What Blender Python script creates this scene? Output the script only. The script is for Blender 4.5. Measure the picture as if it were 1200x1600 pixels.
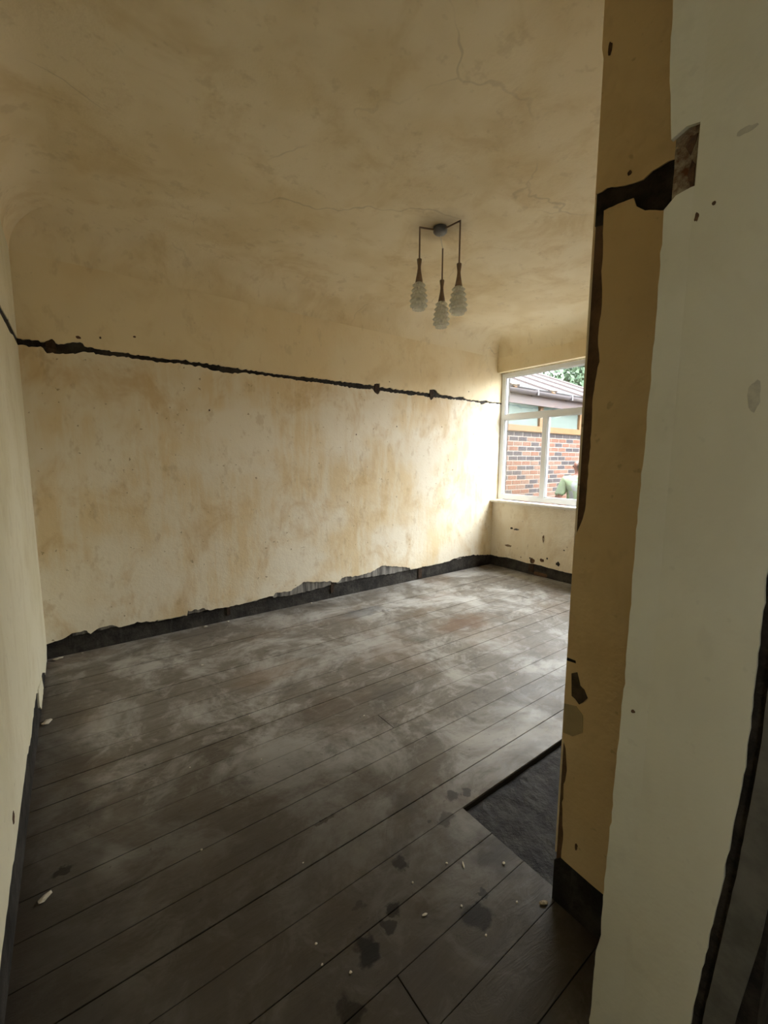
import bpy, bmesh, math, random
from mathutils import Vector, Matrix
from mathutils import noise as mnoise
from mathutils.geometry import delaunay_2d_cdt

S = bpy.context.scene
C = S.collection
for o in list(bpy.data.objects):
    bpy.data.objects.remove(o)
random.seed(7)

# ------------------------------------------------------------------ camera
F_PX, YAW, PITCH, ROLL, CAM_H = 671.74, 0.64192, 0.12433, 0.00596, 1.5
Fv = Vector((math.sin(YAW) * math.cos(PITCH), math.cos(YAW) * math.cos(PITCH), -math.sin(PITCH)))
Rv = Vector((math.cos(YAW), -math.sin(YAW), 0))
Uv = Rv.cross(Fv)
R2 = math.cos(ROLL) * Rv + math.sin(ROLL) * Uv
U2 = -math.sin(ROLL) * Rv + math.cos(ROLL) * Uv
cd = bpy.data.cameras.new('camera')
cam = bpy.data.objects.new('camera', cd)
C.objects.link(cam)
M = Matrix((R2, U2, -Fv)).transposed().to_4x4()
M.translation = (0, 0, CAM_H)
cam.matrix_world = M
cd.sensor_fit = 'VERTICAL'
cd.sensor_height = 36
cd.sensor_width = 27
cd.lens = F_PX / 1600 * 36
cd.clip_start = 0.02
cd.clip_end = 200
S.camera = cam

# ------------------------------------------------------------------ world, portals, exposure
SKY = 36.0
w = bpy.data.worlds.new('overcast_sky')
S.world = w
w.use_nodes = True
bg = w.node_tree.nodes['Background']
# CIE overcast sky: three times brighter overhead than at the horizon
wn, wk = w.node_tree.nodes, w.node_tree.links
tc = wn.new('ShaderNodeTexCoord')
sep = wn.new('ShaderNodeSeparateXYZ')
mr = wn.new('ShaderNodeMapRange')
mr.inputs['From Min'].default_value, mr.inputs['From Max'].default_value = 0, 1
mr.inputs['To Min'].default_value, mr.inputs['To Max'].default_value = SKY / 3, SKY
wk.new(tc.outputs['Generated'], sep.inputs[0])
wk.new(sep.outputs['Z'], mr.inputs['Value'])
wk.new(mr.outputs['Result'], bg.inputs[1])
bg.inputs[0].default_value = (0.975, 0.975, 1.0, 1)
S.view_settings.view_transform = 'Standard'
S.view_settings.look = 'None'
S.view_settings.gamma = 1
S.view_settings.use_curve_mapping = False
S.view_settings.exposure = 0.16
try:
    S.cycles.use_denoising = True
    S.cycles.use_adaptive_sampling = True
    S.cycles.adaptive_threshold = 0.02
    S.cycles.max_bounces = 8
    S.cycles.diffuse_bounces = 5
    S.cycles.transparent_max_bounces = 12
    S.cycles.caustics_reflective = False
    S.cycles.caustics_refractive = False
    S.cycles.sample_clamp_indirect = 6
except Exception:
    pass


def portal(name, loc, rot, sx, sy):
    ld = bpy.data.lights.new(name, 'AREA')
    ld.shape = 'RECTANGLE'
    ld.size, ld.size_y = sx, sy
    ld.cycles.is_portal = True
    o = bpy.data.objects.new(name, ld)
    o.location = loc
    o.rotation_euler = rot
    C.objects.link(o)


# portals only steer the sampling of the sky through the two openings; they emit nothing
portal('window_portal', (5.02, 2.62, 1.81), (0, math.pi / 2, 0), 1.66, 2.5)
portal('hall_portal', (-.55, -1.4, 1.725), (0, -math.pi / 2, 0), .85, 0.6)

# ------------------------------------------------------------------ node helpers


class NT:
    def __init__(s, name):
        s.m = bpy.data.materials.new(name)
        s.m.use_nodes = True
        s.t = s.m.node_tree
        s.b = s.t.nodes['Principled BSDF']
        s.out = s.t.nodes['Material Output']
        s._pos = None

    def n(s, kind, **kw):
        x = s.t.nodes.new(kind)
        for k, v in kw.items():
            setattr(x, k, v)
        return x

    def l(s, a, b):
        s.t.links.new(a, b)

    def pos(s):
        if s._pos is None:
            s._pos = s.n('ShaderNodeNewGeometry').outputs['Position']
        return s._pos

    def noise(s, scale, detail=4, rough=.55, vec=None, stretch=None, dist=0, off=None):
        x = s.n('ShaderNodeTexNoise')
        x.inputs['Scale'].default_value = scale
        x.inputs['Detail'].default_value = detail
        x.inputs['Roughness'].default_value = rough
        x.inputs['Distortion'].default_value = dist
        v = vec or s.pos()
        if stretch or off:
            mp = s.n('ShaderNodeMapping')
            mp.inputs['Scale'].default_value = stretch or (1, 1, 1)
            mp.inputs['Location'].default_value = off or (0, 0, 0)
            s.l(v, mp.inputs['Vector'])
            v = mp.outputs[0]
        s.l(v, x.inputs['Vector'])
        return x.outputs['Fac']

    def ramp(s, f, lo, hi, a=0.0, b=1.0):
        x = s.n('ShaderNodeMapRange')
        x.interpolation_type = 'SMOOTHSTEP'
        for k, v in zip(('From Min', 'From Max', 'To Min', 'To Max'), (lo, hi, a, b)):
            x.inputs[k].default_value = v
        s.l(f, x.inputs['Value'])
        return x.outputs['Result']

    def mix(s, f, a, b, mode='MIX'):
        x = s.n('ShaderNodeMix', data_type='RGBA', blend_type=mode)
        for sock, v in ((x.inputs[0], f), (x.inputs[6], a), (x.inputs[7], b)):
            if isinstance(v, (int, float)):
                sock.default_value = v
            elif isinstance(v, tuple):
                sock.default_value = (*v, 1)
            else:
                s.l(v, sock)
        return x.outputs[2]

    def math(s, op, a, b=None):
        x = s.n('ShaderNodeMath', operation=op)
        for i, v in enumerate((a, b)):
            if v is None:
                continue
            if isinstance(v, (int, float)):
                x.inputs[i].default_value = v
            else:
                s.l(v, x.inputs[i])
        return x.outputs[0]

    def bump(s, h, strength, dist=.01):
        x = s.n('ShaderNodeBump')
        x.inputs['Strength'].default_value = strength
        x.inputs['Distance'].default_value = dist
        s.l(h, x.inputs['Height'])
        s.l(x.outputs[0], s.b.inputs['Normal'])

    def col(s, c):
        if isinstance(c, tuple):
            s.b.inputs['Base Color'].default_value = (*c, 1)
        else:
            s.l(c, s.b.inputs['Base Color'])

    def rough(s, r, spec=.5):
        if isinstance(r, (int, float)):
            s.b.inputs['Roughness'].default_value = r
        else:
            s.l(r, s.b.inputs['Roughness'])
        s.b.inputs['Specular IOR Level'].default_value = spec
        return s

    def blob(s, warped, c, rx, ry, soft=.45):
        """soft-edged elliptical patch on the floor or ceiling, from a warped position"""
        a = s.n('ShaderNodeVectorMath', operation='SUBTRACT')
        s.l(warped, a.inputs[0])
        a.inputs[1].default_value = (c[0], c[1], 0)
        b = s.n('ShaderNodeVectorMath', operation='MULTIPLY')
        s.l(a.outputs[0], b.inputs[0])
        b.inputs[1].default_value = (1 / rx, 1 / ry, 0)
        d = s.n('ShaderNodeVectorMath', operation='LENGTH')
        s.l(b.outputs[0], d.inputs[0])
        return s.ramp(d.outputs['Value'], 1 + soft, 1 - soft)

    def warp(s, scale, amt):
        x = s.n('ShaderNodeTexNoise')
        x.inputs['Scale'].default_value = scale
        x.inputs['Detail'].default_value = 3
        s.l(s.pos(), x.inputs['Vector'])
        a = s.n('ShaderNodeVectorMath', operation='SUBTRACT')
        s.l(x.outputs['Color'], a.inputs[0])
        a.inputs[1].default_value = (.5, .5, .5)
        b = s.n('ShaderNodeVectorMath', operation='SCALE')
        s.l(a.outputs[0], b.inputs[0])
        b.inputs['Scale'].default_value = amt
        c = s.n('ShaderNodeVectorMath', operation='ADD')
        s.l(s.pos(), c.inputs[0])
        s.l(b.outputs[0], c.inputs[1])
        return c.outputs[0]


def plaster(name, base, light, dark, streak=.5, stain=.6, speck=.5, bump=.35, off=(0, 0, 0)):
    t = NT(name)
    big = t.ramp(t.noise(1.3, 3, .6, off=off), .38, .60)
    c = t.mix(big, base, light)
    st = t.ramp(t.noise(8, 4, .7, stretch=(1, 1, .16), off=off), .43, .66)
    c = t.mix(t.math('MULTIPLY', st, streak), c, light)
    och = t.ramp(t.noise(2.6, 4, .7, off=(off[0] + 7, off[1], off[2] + 3), dist=.5, stretch=(1, 1, .7)), .47, .70)
    c = t.mix(t.math('MULTIPLY', och, stain), c, dark)
    sm = t.ramp(t.noise(9, 3, .7, stretch=(1, 1, .6), off=(3, 1, off[2])), .57, .70)
    c = t.mix(t.math('MULTIPLY', sm, stain * .5), c, tuple(v * .75 for v in dark))
    sp = t.ramp(t.noise(24, 2, .6, off=(off[0], 2, 5)), .68, .74)
    c = t.mix(t.math('MULTIPLY', sp, speck), c, tuple(v * .5 for v in dark))
    t.col(c)
    t.rough(.78, .3)
    t.bump(t.noise(9, 4, .72), bump, .03)
    return t


def flat(name, c, rough=.6, spec=.5, nscale=0, c2=None, bump=0, metal=0):
    t = NT(name)
    if nscale:
        f = t.ramp(t.noise(nscale, 5, .65), .35, .68)
        t.col(t.mix(f, c, c2 or tuple(v * .6 for v in c)))
        if bump:
            t.bump(t.noise(nscale * 2.5, 5, .7), bump, .01)
    else:
        t.col(c)
    t.rough(rough, spec)
    t.b.inputs['Metallic'].default_value = metal
    return t.m


MAT = {}
MAT['back'] = plaster('aged_cream_plaster', (.80, .655, .42), (.89, .825, .685), (.64, .455, .22), streak=.7, stain=.6, speck=.7, bump=.16).m
MAT['upper'] = plaster('tan_distemper', (.84, .705, .465), (.88, .77, .55), (.70, .545, .30), streak=.35, stain=.45, speck=.2, bump=.10).m
MAT['leftw'] = plaster('pale_green_cream_plaster', (.73, .685, .495), (.78, .74, .57), (.56, .48, .29), streak=.4, stain=.35, speck=.25, bump=.12, off=(4, 2, 1)).m
MAT['tan'] = plaster('brown_tan_plaster', (.74, .545, .29), (.79, .61, .35), (.58, .40, .18), streak=.2, stain=.35, speck=.3, bump=.2, off=(1, 8, 2)).m
MAT['pale'] = plaster('pale_grey_cream_paint', (.74, .71, .575), (.78, .755, .63), (.62, .555, .41), streak=.2, stain=.25, speck=.1, bump=.12, off=(6, 3, 9)).m
MAT['sillwall'] = plaster('stained_plaster_under_window', (.81, .72, .55), (.88, .82, .69), (.60, .45, .26), streak=.5, stain=.5, off=(2, 5, 4)).m


def ceiling_mat():
    t = plaster('tan_ceiling_distemper', (.79, .665, .435), (.88, .775, .565), (.66, .505, .27), streak=0, stain=.5, speck=.10, bump=.14, off=(3, 9, 0))
    src = t.b.inputs['Base Color'].links[0].from_socket
    wv = t.warp(5, .12)
    c = t.mix(t.math('MULTIPLY', t.blob(wv, (2.23, 2.35), .15, .15, .8), .5), src, (.16, .11, .06))
    # hairline cracks
    v = t.n('ShaderNodeTexVoronoi', feature='DISTANCE_TO_EDGE')
    v.inputs['Scale'].default_value = .55
    t.l(t.warp(2.5, .35), v.inputs['Vector'])
    k = t.math('MULTIPLY', t.ramp(v.outputs['Distance'], .0035, .0008), t.ramp(t.noise(1.3, 2, off=(5, 5, 5)), .5, .62))
    c = t.mix(t.math('MULTIPLY', k, .25), c, (.22, .16, .09))
    t.col(c)
    return t.m


MAT['ceil'] = ceiling_mat()


def black_band():
    t = NT('sooty_bare_masonry')
    c = t.mix(t.ramp(t.noise(7, 6, .7), .35, .7), (.022, .02, .018), (.075, .068, .06))
    st = t.ramp(t.noise(28, 4, .6, stretch=(1, 1, .15)), .55, .75)
    c = t.mix(t.math('MULTIPLY', st, .35), c, (.13, .12, .11))
    t.col(c)
    t.rough(.85, .3)
    t.bump(t.noise(40, 6, .75), .9, .02)
    return t.m


MAT['black'] = black_band()


def scraped():
    t = NT('scraped_grey_render')
    st = t.ramp(t.noise(22, 4, .65, stretch=(1, 1, .10)), .38, .66)
    t.col(t.mix(st, (.085, .08, .075), (.30, .285, .26)))
    t.rough(.85, .3)
    t.bump(t.noise(30, 5, .7, stretch=(1, 1, .2)), .5, .01)
    return t.m


MAT['scraped'] = scraped()
MAT['brownbrick'] = flat('bare_brown_brick_edge', (.10, .062, .038), .85, .2, 14, (.18, .105, .06), .8)
MAT['blackhole'] = flat('dark_chase_mortar', (.018, .015, .012), .9, .2, 20, (.05, .04, .03), .8)
MAT['rust'] = flat('rusty_bead_and_plaster', (.42, .36, .24), .8, .2, 38, (.12, .045, .015), .8)
MAT['plug'] = flat('dark_timber_plug', (.035, .022, .014), .8, .2, 30, (.07, .045, .03), .6)
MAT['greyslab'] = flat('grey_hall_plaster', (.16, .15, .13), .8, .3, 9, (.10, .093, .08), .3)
MAT['stripped'] = flat('stripped_grey_brown_render', (.11, .085, .06), .85, .2, 25, (.06, .045, .03), .5)
MAT['dirtytan'] = flat('dirty_tan_plaster', (.42, .34, .20), .8, .2, 12, (.50, .39, .22), .2)
MAT['smudge'] = flat('grey_smudge', (.50, .47, .39), .8, .2, 30, (.62, .59, .48))
MAT['chip'] = flat('plaster_chip', (.62, .58, .5), .8, .3, 40, (.45, .4, .3), .3)
MAT['holebrown'] = flat('brown_gouge', (.16, .09, .05), .9, .2, 30, (.05, .03, .02), .6)
MAT['upvc'] = flat('white_upvc', (.84, .88, .93), .25, .5)
MAT['sill'] = flat('white_painted_sill', (.82, .80, .76), .35, .5, 12, (.74, .70, .62), .1)
MAT['trimwood'] = flat('cream_painted_bead', (.70, .64, .50), .5, .4, 25, (.5, .42, .28), .2)
MAT['gasket'] = flat('black_gasket', (.03, .03, .03), .6)


def floor_mat():
    t = NT('dusty_grey_floorboards')
    oi = t.n('ShaderNodeObjectInfo')
    rnd = oi.outputs['Random']
    grain = t.noise(9, 5, .7, stretch=(.55, 2.4, 1), dist=1.2)
    c = t.mix(t.ramp(grain, .3, .7), (.125, .108, .088), (.18, .163, .14))
    c = t.mix(t.math('MULTIPLY', t.ramp(t.noise(1.7, 6, .7, dist=.5), .44, .64), .85), c, (.44, .43, .41))
    c = t.mix(t.math('MULTIPLY', t.ramp(t.noise(5.5, 5, .7, dist=.8, off=(2, 8, 0)), .50, .66), .6), c, (.37, .358, .335))
    c = t.mix(t.math('MULTIPLY', t.ramp(t.noise(3.4, 6, .72, off=(5, 3, 0), dist=.6), .54, .68), .6), c, (.062, .053, .043))
    c = t.mix(t.math('MULTIPLY', t.ramp(t.noise(1.3, 4, .6, off=(9, 1, 0)), .52, .68), .4), c, (.16, .108, .07))
    c = t.mix(t.math('MULTIPLY', rnd, .16), c, (.20, .19, .175))
    sp = t.ramp(t.noise(38, 2, .6), .68, .75)
    c = t.mix(t.math('MULTIPLY', sp, .55), c, (.035, .03, .025))
    sp = t.ramp(t.noise(22, 2, .6, off=(3, 3, 1)), .69, .75)
    c = t.mix(t.math('MULTIPLY', sp, .4), c, (.27, .26, .24))
    wv = t.warp(26, .075)
    wv2 = t.warp(8, .34)
    for (x, y, rx, ry, a, cc) in [
            (2.85, 2.60, .30, .13, .8, (.12, .065, .036)), (2.70, 3.03, .24, .08, .55, (.12, .08, .048)),
            (2.28, 3.36, .20, .10, .5, (.13, .145, .165)), (1.62, 2.05, .22, .07, .5, (.055, .052, .047)),
            (1.2, 2.15, .28, .10, .4, (.09, .06, .042)), (1.1, 2.75, .25, .12, .35, (.2, .13, .08)),
            (1.26, .93, .07, .12, .8, (.035, .03, .025)), (2.3, 1.55, .2, .05, .35, (.07, .065, .06)),
            (.35, 1.05, .95, 1.0, .78, (.040, .032, .024)), (-.14, 1.9, .16, 1.5, .7, (.04, .033, .027)), (1.25, .55, .35, .3, .6, (.04, .033, .026)),  # first blob: doorway dirt, deepened so near-floor dimness sits in the colour
            (3.2, 3.3, .25, .08, .3, (.24, .175, .14))]:
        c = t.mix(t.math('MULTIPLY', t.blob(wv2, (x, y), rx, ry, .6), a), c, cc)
    for (x, y, rx, ry, a, cc) in [
            (.905, 1.105, .030, .034, .92, (.012, .009, .006)), (.787, .995, .022, .025, .9, (.011, .008, .006)),
            (.747, .955, .022, .026, .85, (.013, .009, .006)), (.648, .935, .036, .045, .97, (.008, .007, .006)),
            (.526, .85, .03, .035, .8, (.011, .009, .006)), (.996, .805, .05, .042, .9, (.012, .010, .008)),
            (1.078, .842, .016, .018, .8, (.02, .018, .016)), (1.305, 1.215, .035, .03, .75, (.016, .015, .013)),
            (1.37, 1.20, .025, .022, .75, (.016, .015, .013)), (1.19, 1.146, .045, .028, .75, (.04, .035, .028)),
            (1.12, 1.185, .012, .012, .7, (.03, .025, .02)), (.78, 1.44, .05, .012, .8, (.035, .026, .018)),
            (-.10, 1.81, .035, .016, .9, (.015, .012, .01)), (.70, 1.07, .014, .014, .6, (.03, .025, .02)),
            (.87, .93, .03, .02, .4, (.05, .035, .02)), (.62, .985, .02, .03, .45, (.05, .035, .02))]:
        c = t.mix(t.math('MULTIPLY', t.blob(wv, (x, y), rx, ry, .22), a), c, cc)
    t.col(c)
    t.rough(t.ramp(t.noise(5, 4, .65), .3, .7, .32, .52), .22)
    t.bump(grain, .22, .012)
    return t.m


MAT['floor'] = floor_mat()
MAT['under'] = flat('dirt_between_boards', (.028, .023, .018), .9, .1)
MAT['hearth'] = flat('rough_dark_concrete', (.026, .025, .027), .8, .3, 9, (.062, .060, .058), 1.0)
MAT['lampbrown'] = flat('dark_brown_turned_wood', (.22, .145, .09), .4, .5, 18, (.16, .10, .06), .1)
MAT['lampmetal'] = flat('grey_enamel_canopy', (.10, .105, .115), .3, .5)
MAT['rod'] = flat('brown_metal_rod', (.18, .115, .07), .35, .5)
MAT['flex'] = flat('pale_flex', (.55, .5, .42), .5)


def bubble_glass():
    t = NT('bubbled_clear_glass')
    nt = t.t
    b = t.b
    b.inputs['Base Color'].default_value = (.93, .93, .88, 1)
    b.inputs['Roughness'].default_value = .12
    b.inputs['IOR'].default_value = 1.5
    b.inputs['Transmission Weight'].default_value = .15
    tr = t.n('ShaderNodeBsdfTransparent')
    tr.inputs[0].default_value = (.88, .88, .83, 1)
    tl = t.n('ShaderNodeBsdfTranslucent')
    tl.inputs[0].default_value = (.95, .95, .90, 1)
    m0 = t.n('ShaderNodeMixShader')
    m0.inputs[0].default_value = .42
    t.l(b.outputs[0], m0.inputs[1])
    t.l(tl.outputs[0], m0.inputs[2])
    mx = t.n('ShaderNodeMixShader')
    mx.inputs[0].default_value = .7
    t.l(tr.outputs[0], mx.inputs[1])
    t.l(m0.outputs[0], mx.inputs[2])
    t.l(mx.outputs[0], t.out.inputs['Surface'])
    return t.m


MAT['bubble'] = bubble_glass()


def pane_glass(name, tint=(.97, .99, .98), refl=.06, frost=None):
    t = NT(name)
    tr = t.n('ShaderNodeBsdfTransparent')
    tr.inputs[0].default_value = (*tint, 1)
    gl = t.n('ShaderNodeBsdfGlossy')
    gl.inputs['Roughness'].default_value = .02
    mx = t.n('ShaderNodeMixShader')
    mx.inputs[0].default_value = refl
    t.l(tr.outputs[0], mx.inputs[1])
    t.l(gl.outputs[0], mx.inputs[2])
    last = mx
    if frost:
        tl = t.n('ShaderNodeBsdfTranslucent')
        tl.inputs[0].default_value = (*frost, 1)
        df = t.n('ShaderNodeBsdfDiffuse')
        df.inputs[0].default_value = (*frost, 1)
        m2 = t.n('ShaderNodeMixShader')
        m2.inputs[0].default_value = .5
        t.l(tl.outputs[0], m2.inputs[1])
        t.l(df.outputs[0], m2.inputs[2])
        m3 = t.n('ShaderNodeMixShader')
        m3.inputs[0].default_value = .75
        t.l(mx.outputs[0], m3.inputs[1])
        t.l(m2.outputs[0], m3.inputs[2])
        last = m3
    t.l(last.outputs[0], t.out.inputs['Surface'])
    return t.m


MAT['glass'] = pane_glass('window_glass')
MAT['frosted'] = pane_glass('pale_green_conservatory_glass', (.8, .9, .86), .08, (.22, .265, .25))
MAT['polycarb'] = pane_glass('white_polycarbonate', (.25, .25, .27), .05, (.125, .125, .13))
MAT['brick_o'] = flat('orange_red_brick', (.110, .052, .036), .85, .2, 30, (.092, .043, .030), .2)
MAT['brick_p'] = flat('pink_red_brick', (.115, .067, .050), .85, .2, 30, (.096, .055, .041), .2)
MAT['brick_g'] = flat('grey_purple_brick', (.037, .032, .036), .85, .2, 30, (.030, .026, .029), .2)
MAT['mortar'] = flat('pale_mortar', (.20, .168, .148), .9, .2, 25, (.18, .15, .132), .1)
MAT['orangewood'] = flat('golden_oak_frame', (.14, .072, .028), .45, .4, 12, (.12, .06, .023))
MAT['gutter'] = flat('grey_gutter', (.075, .068, .075), .35, .5)
MAT['fascia'] = flat('brown_fascia', (.06, .047, .05), .5, .4, 8, (.07, .045, .042))
MAT['pinkbar'] = flat('faded_red_bar', (.036, .0225, .0235), .5)
MAT['creamcap'] = flat('faded_orange_cap', (.052, .038, .023), .5)
MAT['rooftile'] = flat('red_clay_roof_tile', (.045, .021, .018), .8, .2, 6, (.036, .018, .015), .3)
MAT['render'] = flat('grey_render', (.06, .063, .075), .8, .2)
MAT['bark'] = flat('tree_bark', (.10, .085, .06), .9, .2, 12, (.06, .05, .035), .6)
MAT['leaf'] = flat('tree_leaf', (.055, .09, .05), .6, .3, 1.2, (.036, .066, .04))
MAT['paving'] = flat('grey_concrete_paving', (.075, .073, .07), .85, .2, 4, (.06, .057, .055), .3)
MAT['skin'] = flat('skin', (.20, .085, .065), .55, .4)
MAT['hair'] = flat('short_dark_hair', (.045, .037, .036), .8, .2, 30, (.075, .06, .055), .4)
MAT['shirt'] = flat('pale_green_shirt', (.19, .23, .165), .85, .2, 6, (.165, .22, .115))
MAT['vestband'] = flat('grey_reflective_band', (.20, .205, .215), .5, .4)
MAT['trouser'] = flat('dark_trousers', (.05, .055, .07), .85, .2)
MAT['boot'] = flat('dark_boots', (.03, .025, .02), .6)

# ------------------------------------------------------------------ mesh helpers


def obj(name, bm, mat, parent=None, smooth=False):
    me = bpy.data.meshes.new(name)
    bm.normal_update()
    bm.to_mesh(me)
    bm.free()
    me.materials.append(MAT[mat] if isinstance(mat, str) else mat)
    if smooth:
        for f in me.polygons:
            f.use_smooth = True
    o = bpy.data.objects.new(name, me)
    C.objects.link(o)
    if parent:
        o.parent = parent
    return o


def inst(name, me, parent, loc=(0, 0, 0), rot=(0, 0, 0), scale=(1, 1, 1)):
    o = bpy.data.objects.new(name, me)
    C.objects.link(o)
    o.parent = parent
    o.location, o.rotation_euler, o.scale = loc, rot, scale
    return o


def empty(name, loc=(0, 0, 0)):
    o = bpy.data.objects.new(name, None)
    o.location = loc
    C.objects.link(o)
    return o


def tag(o, label, cat, group=None):
    o['label'] = label
    o['category'] = cat
    if group:
        o['group'] = group
    return o


def struct(o, label=None, cat=None):
    o['kind'] = 'structure'
    if label:
        o['label'] = label
    if cat:
        o['category'] = cat
    return o


def box(bm, x0, y0, z0, x1, y1, z1):
    v = [bm.verts.new(p) for p in ((x0, y0, z0), (x1, y0, z0), (x1, y1, z0), (x0, y1, z0),
                                   (x0, y0, z1), (x1, y0, z1), (x1, y1, z1), (x0, y1, z1))]
    for f in ((0, 3, 2, 1), (4, 5, 6, 7), (0, 1, 5, 4), (1, 2, 6, 5), (2, 3, 7, 6), (3, 0, 4, 7)):
        bm.faces.new([v[i] for i in f])
    return v


def boxo(name, mat, parent, *b, bevel=0):
    bm = bmesh.new()
    box(bm, *b)
    if bevel:
        bmesh.ops.bevel(bm, geom=bm.edges[:], offset=bevel, segments=2, affect='EDGES')
    return obj(name, bm, mat, parent)


def tube(bm, pts, r, seg=10, cap=True):
    rings = []
    n = len(pts)
    pts = [Vector(p) for p in pts]
    for i, p in enumerate(pts):
        d = (pts[min(i + 1, n - 1)] - pts[max(i - 1, 0)]).normalized()
        a = d.cross(Vector((.13, .92, .37))).normalized()
        b = d.cross(a)
        rr = r[i] if isinstance(r, (list, tuple)) else r
        rings.append([bm.verts.new(p + rr * (math.cos(2 * math.pi * k / seg) * a + math.sin(2 * math.pi * k / seg) * b)) for k in range(seg)])
    for i in range(n - 1):
        for k in range(seg):
            bm.faces.new((rings[i][k], rings[i][(k + 1) % seg], rings[i + 1][(k + 1) % seg], rings[i + 1][k]))
    if cap:
        bm.faces.new(rings[0])
        bm.faces.new(rings[-1][::-1])


def lathe(bm, prof, seg=24, c=(0, 0), caps=True, fn=None):
    rings = []
    for j, (r, z) in enumerate(prof):
        ring = []
        for k in range(seg):
            a = 2 * math.pi * k / seg
            rr = fn(r, z, a, j) if fn else r
            ring.append(bm.verts.new((c[0] + rr * math.cos(a), c[1] + rr * math.sin(a), z)))
        rings.append(ring)
    for i in range(len(prof) - 1):
        for k in range(seg):
            bm.faces.new((rings[i][k], rings[i + 1][k], rings[i + 1][(k + 1) % seg], rings[i][(k + 1) % seg]))
    if caps:
        bm.faces.new(rings[0])
        bm.faces.new(rings[-1][::-1])


def jag(pts, step=.03, amp=.005, seed=0.0):
    """broken plaster edge: resample a polyline and roughen it"""
    out = []
    for (a, b), (c, d) in zip(pts[:-1], pts[1:]):
        L = math.hypot(c - a, d - b)
        n = max(1, int(L / step))
        for i in range(n):
            f = i / n
            u, v = a + (c - a) * f, b + (d - b) * f
            k = amp * mnoise.noise(Vector((u * 31 + seed, v * 31, seed))) + .5 * amp * mnoise.noise(Vector((u * 90, v * 90 + seed, 4)))
            if out:
                u += k * .5
                v += k
            out.append((u, v))
    out.append(pts[-1])
    return out


def slab(name, poly, fmap, thick, mat, parent):
    """a sheet of plaster: outline poly in (u, v), fmap(u, v, depth) -> point, depth 0 is the face"""
    bm = bmesh.new()
    clean = []
    for p in poly:
        if not clean or math.hypot(p[0] - clean[-1][0], p[1] - clean[-1][1]) > 1e-4:
            clean.append(p)
    n = len(clean)
    us, vs2 = [p[0] for p in clean], [p[1] for p in clean]
    extra = []
    if n > 12 and (max(us) - min(us)) * (max(vs2) - min(vs2)) > .02:
        # inner points keep the triangles short
        st = .09 if max(us) - min(us) > .5 else .035
        for i in range(1, int((max(us) - min(us)) / st) + 1):
            u = min(us) + (i - .5 + .2 * math.sin(i * 7.3)) * st
            cross = sorted(v0 + (v1 - v0) * (u - u0) / (u1 - u0) for (u0, v0), (u1, v1) in zip(clean, clean[1:] + clean[:1]) if (u0 <= u) != (u1 <= u))
            for c0, c1 in zip(cross[::2], cross[1::2]):
                v = c0 + .018
                step = .03
                while v < c1 - .012:
                    extra.append((u, v))
                    step = min(step * 1.5, st) if v < (c0 + c1) / 2 else max(.03, min(st, (c1 - v) * .5))
                    v += step
    pts, _, tris, _, _, _ = delaunay_2d_cdt([Vector(p) for p in clean + extra], [(i, (i + 1) % n) for i in range(n)], [list(range(n))], 1, 1e-5)
    f = [bm.verts.new(fmap(q.x, q.y, 0)) for q in pts]
    b = [bm.verts.new(fmap(q.x, q.y, thick)) for q in pts]
    used = {}
    for t in tris:
        bm.faces.new([f[i] for i in t])
        bm.faces.new([b[i] for i in t][::-1])
        for i in range(len(t)):
            e = (t[i], t[(i + 1) % len(t)])
            used[frozenset(e)] = None if frozenset(e) in used else e
    for e in used.values():
        if e:
            bm.faces.new((f[e[1]], f[e[0]], b[e[0]], b[e[1]]))
    bmesh.ops.recalc_face_normals(bm, faces=bm.faces[:])
    return obj(name, bm, mat, parent)


def scab(name, c, ru, rv, fmap, mat, parent, seed, thick=.004, lift=.0015, n=14):
    """small irregular gouge or flake on a wall"""
    pts = []
    for k in range(n):
        a = 2 * math.pi * k / n
        q = 1 + .45 * mnoise.noise(Vector((math.cos(a) * 1.7 + seed * 3.1, math.sin(a) * 1.7, seed)))
        pts.append((c[0] + ru * q * math.cos(a), c[1] + rv * q * math.sin(a)))
    return slab(name, pts, lambda u, v, d: fmap(u, v, d - lift), thick, mat, parent)


# ------------------------------------------------------------------ room numbers
XL, YB, XR, H = -.179, 3.914, 4.836, 3.10
COVE_R, PL = .25, .018
NEAR = .42


def xl(y):
    return XL - (YB - y) * .016


back_map = lambda u, v, d: (u, YB + d, v)
left_map = lambda u, v, d: (xl(u) - d, u, v)
PLL = .005
right_map = lambda u, v, d: (XR + d, u, v)

# ------------------------------------------------------------------ floor
fb = bmesh.new()
for b in [(-.5, -3.2, -.30, 1.294, 4.15, -.0075), (1.294, -3.2, -.30, 2.748, .655, -.0075), (1.294, 1.144, -.30, 2.748, 4.15, -.0075), (2.748, -3.2, -.30, 5.14, 4.15, -.0075), (1.294, .655, -.30, 2.748, 1.144, -.05)]:
    box(fb, *b)
floor = obj('floor', fb, 'under', None)
struct(floor, 'bare dusty grey timber floorboards running towards the window', 'floor')

YJ = [.2 - .155 * k for k in range(1, 9)][::-1] + [.2, .372, .527, .682, .836, .986, 1.146, 1.295, 1.447, 1.600, 1.757, 1.912, 2.064, 2.217, 2.370, 2.523, 2.676, 2.829, 2.982, 3.135, 3.288, 3.441, 3.594, 3.747, 3.932]
plank_meshes = {}


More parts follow.
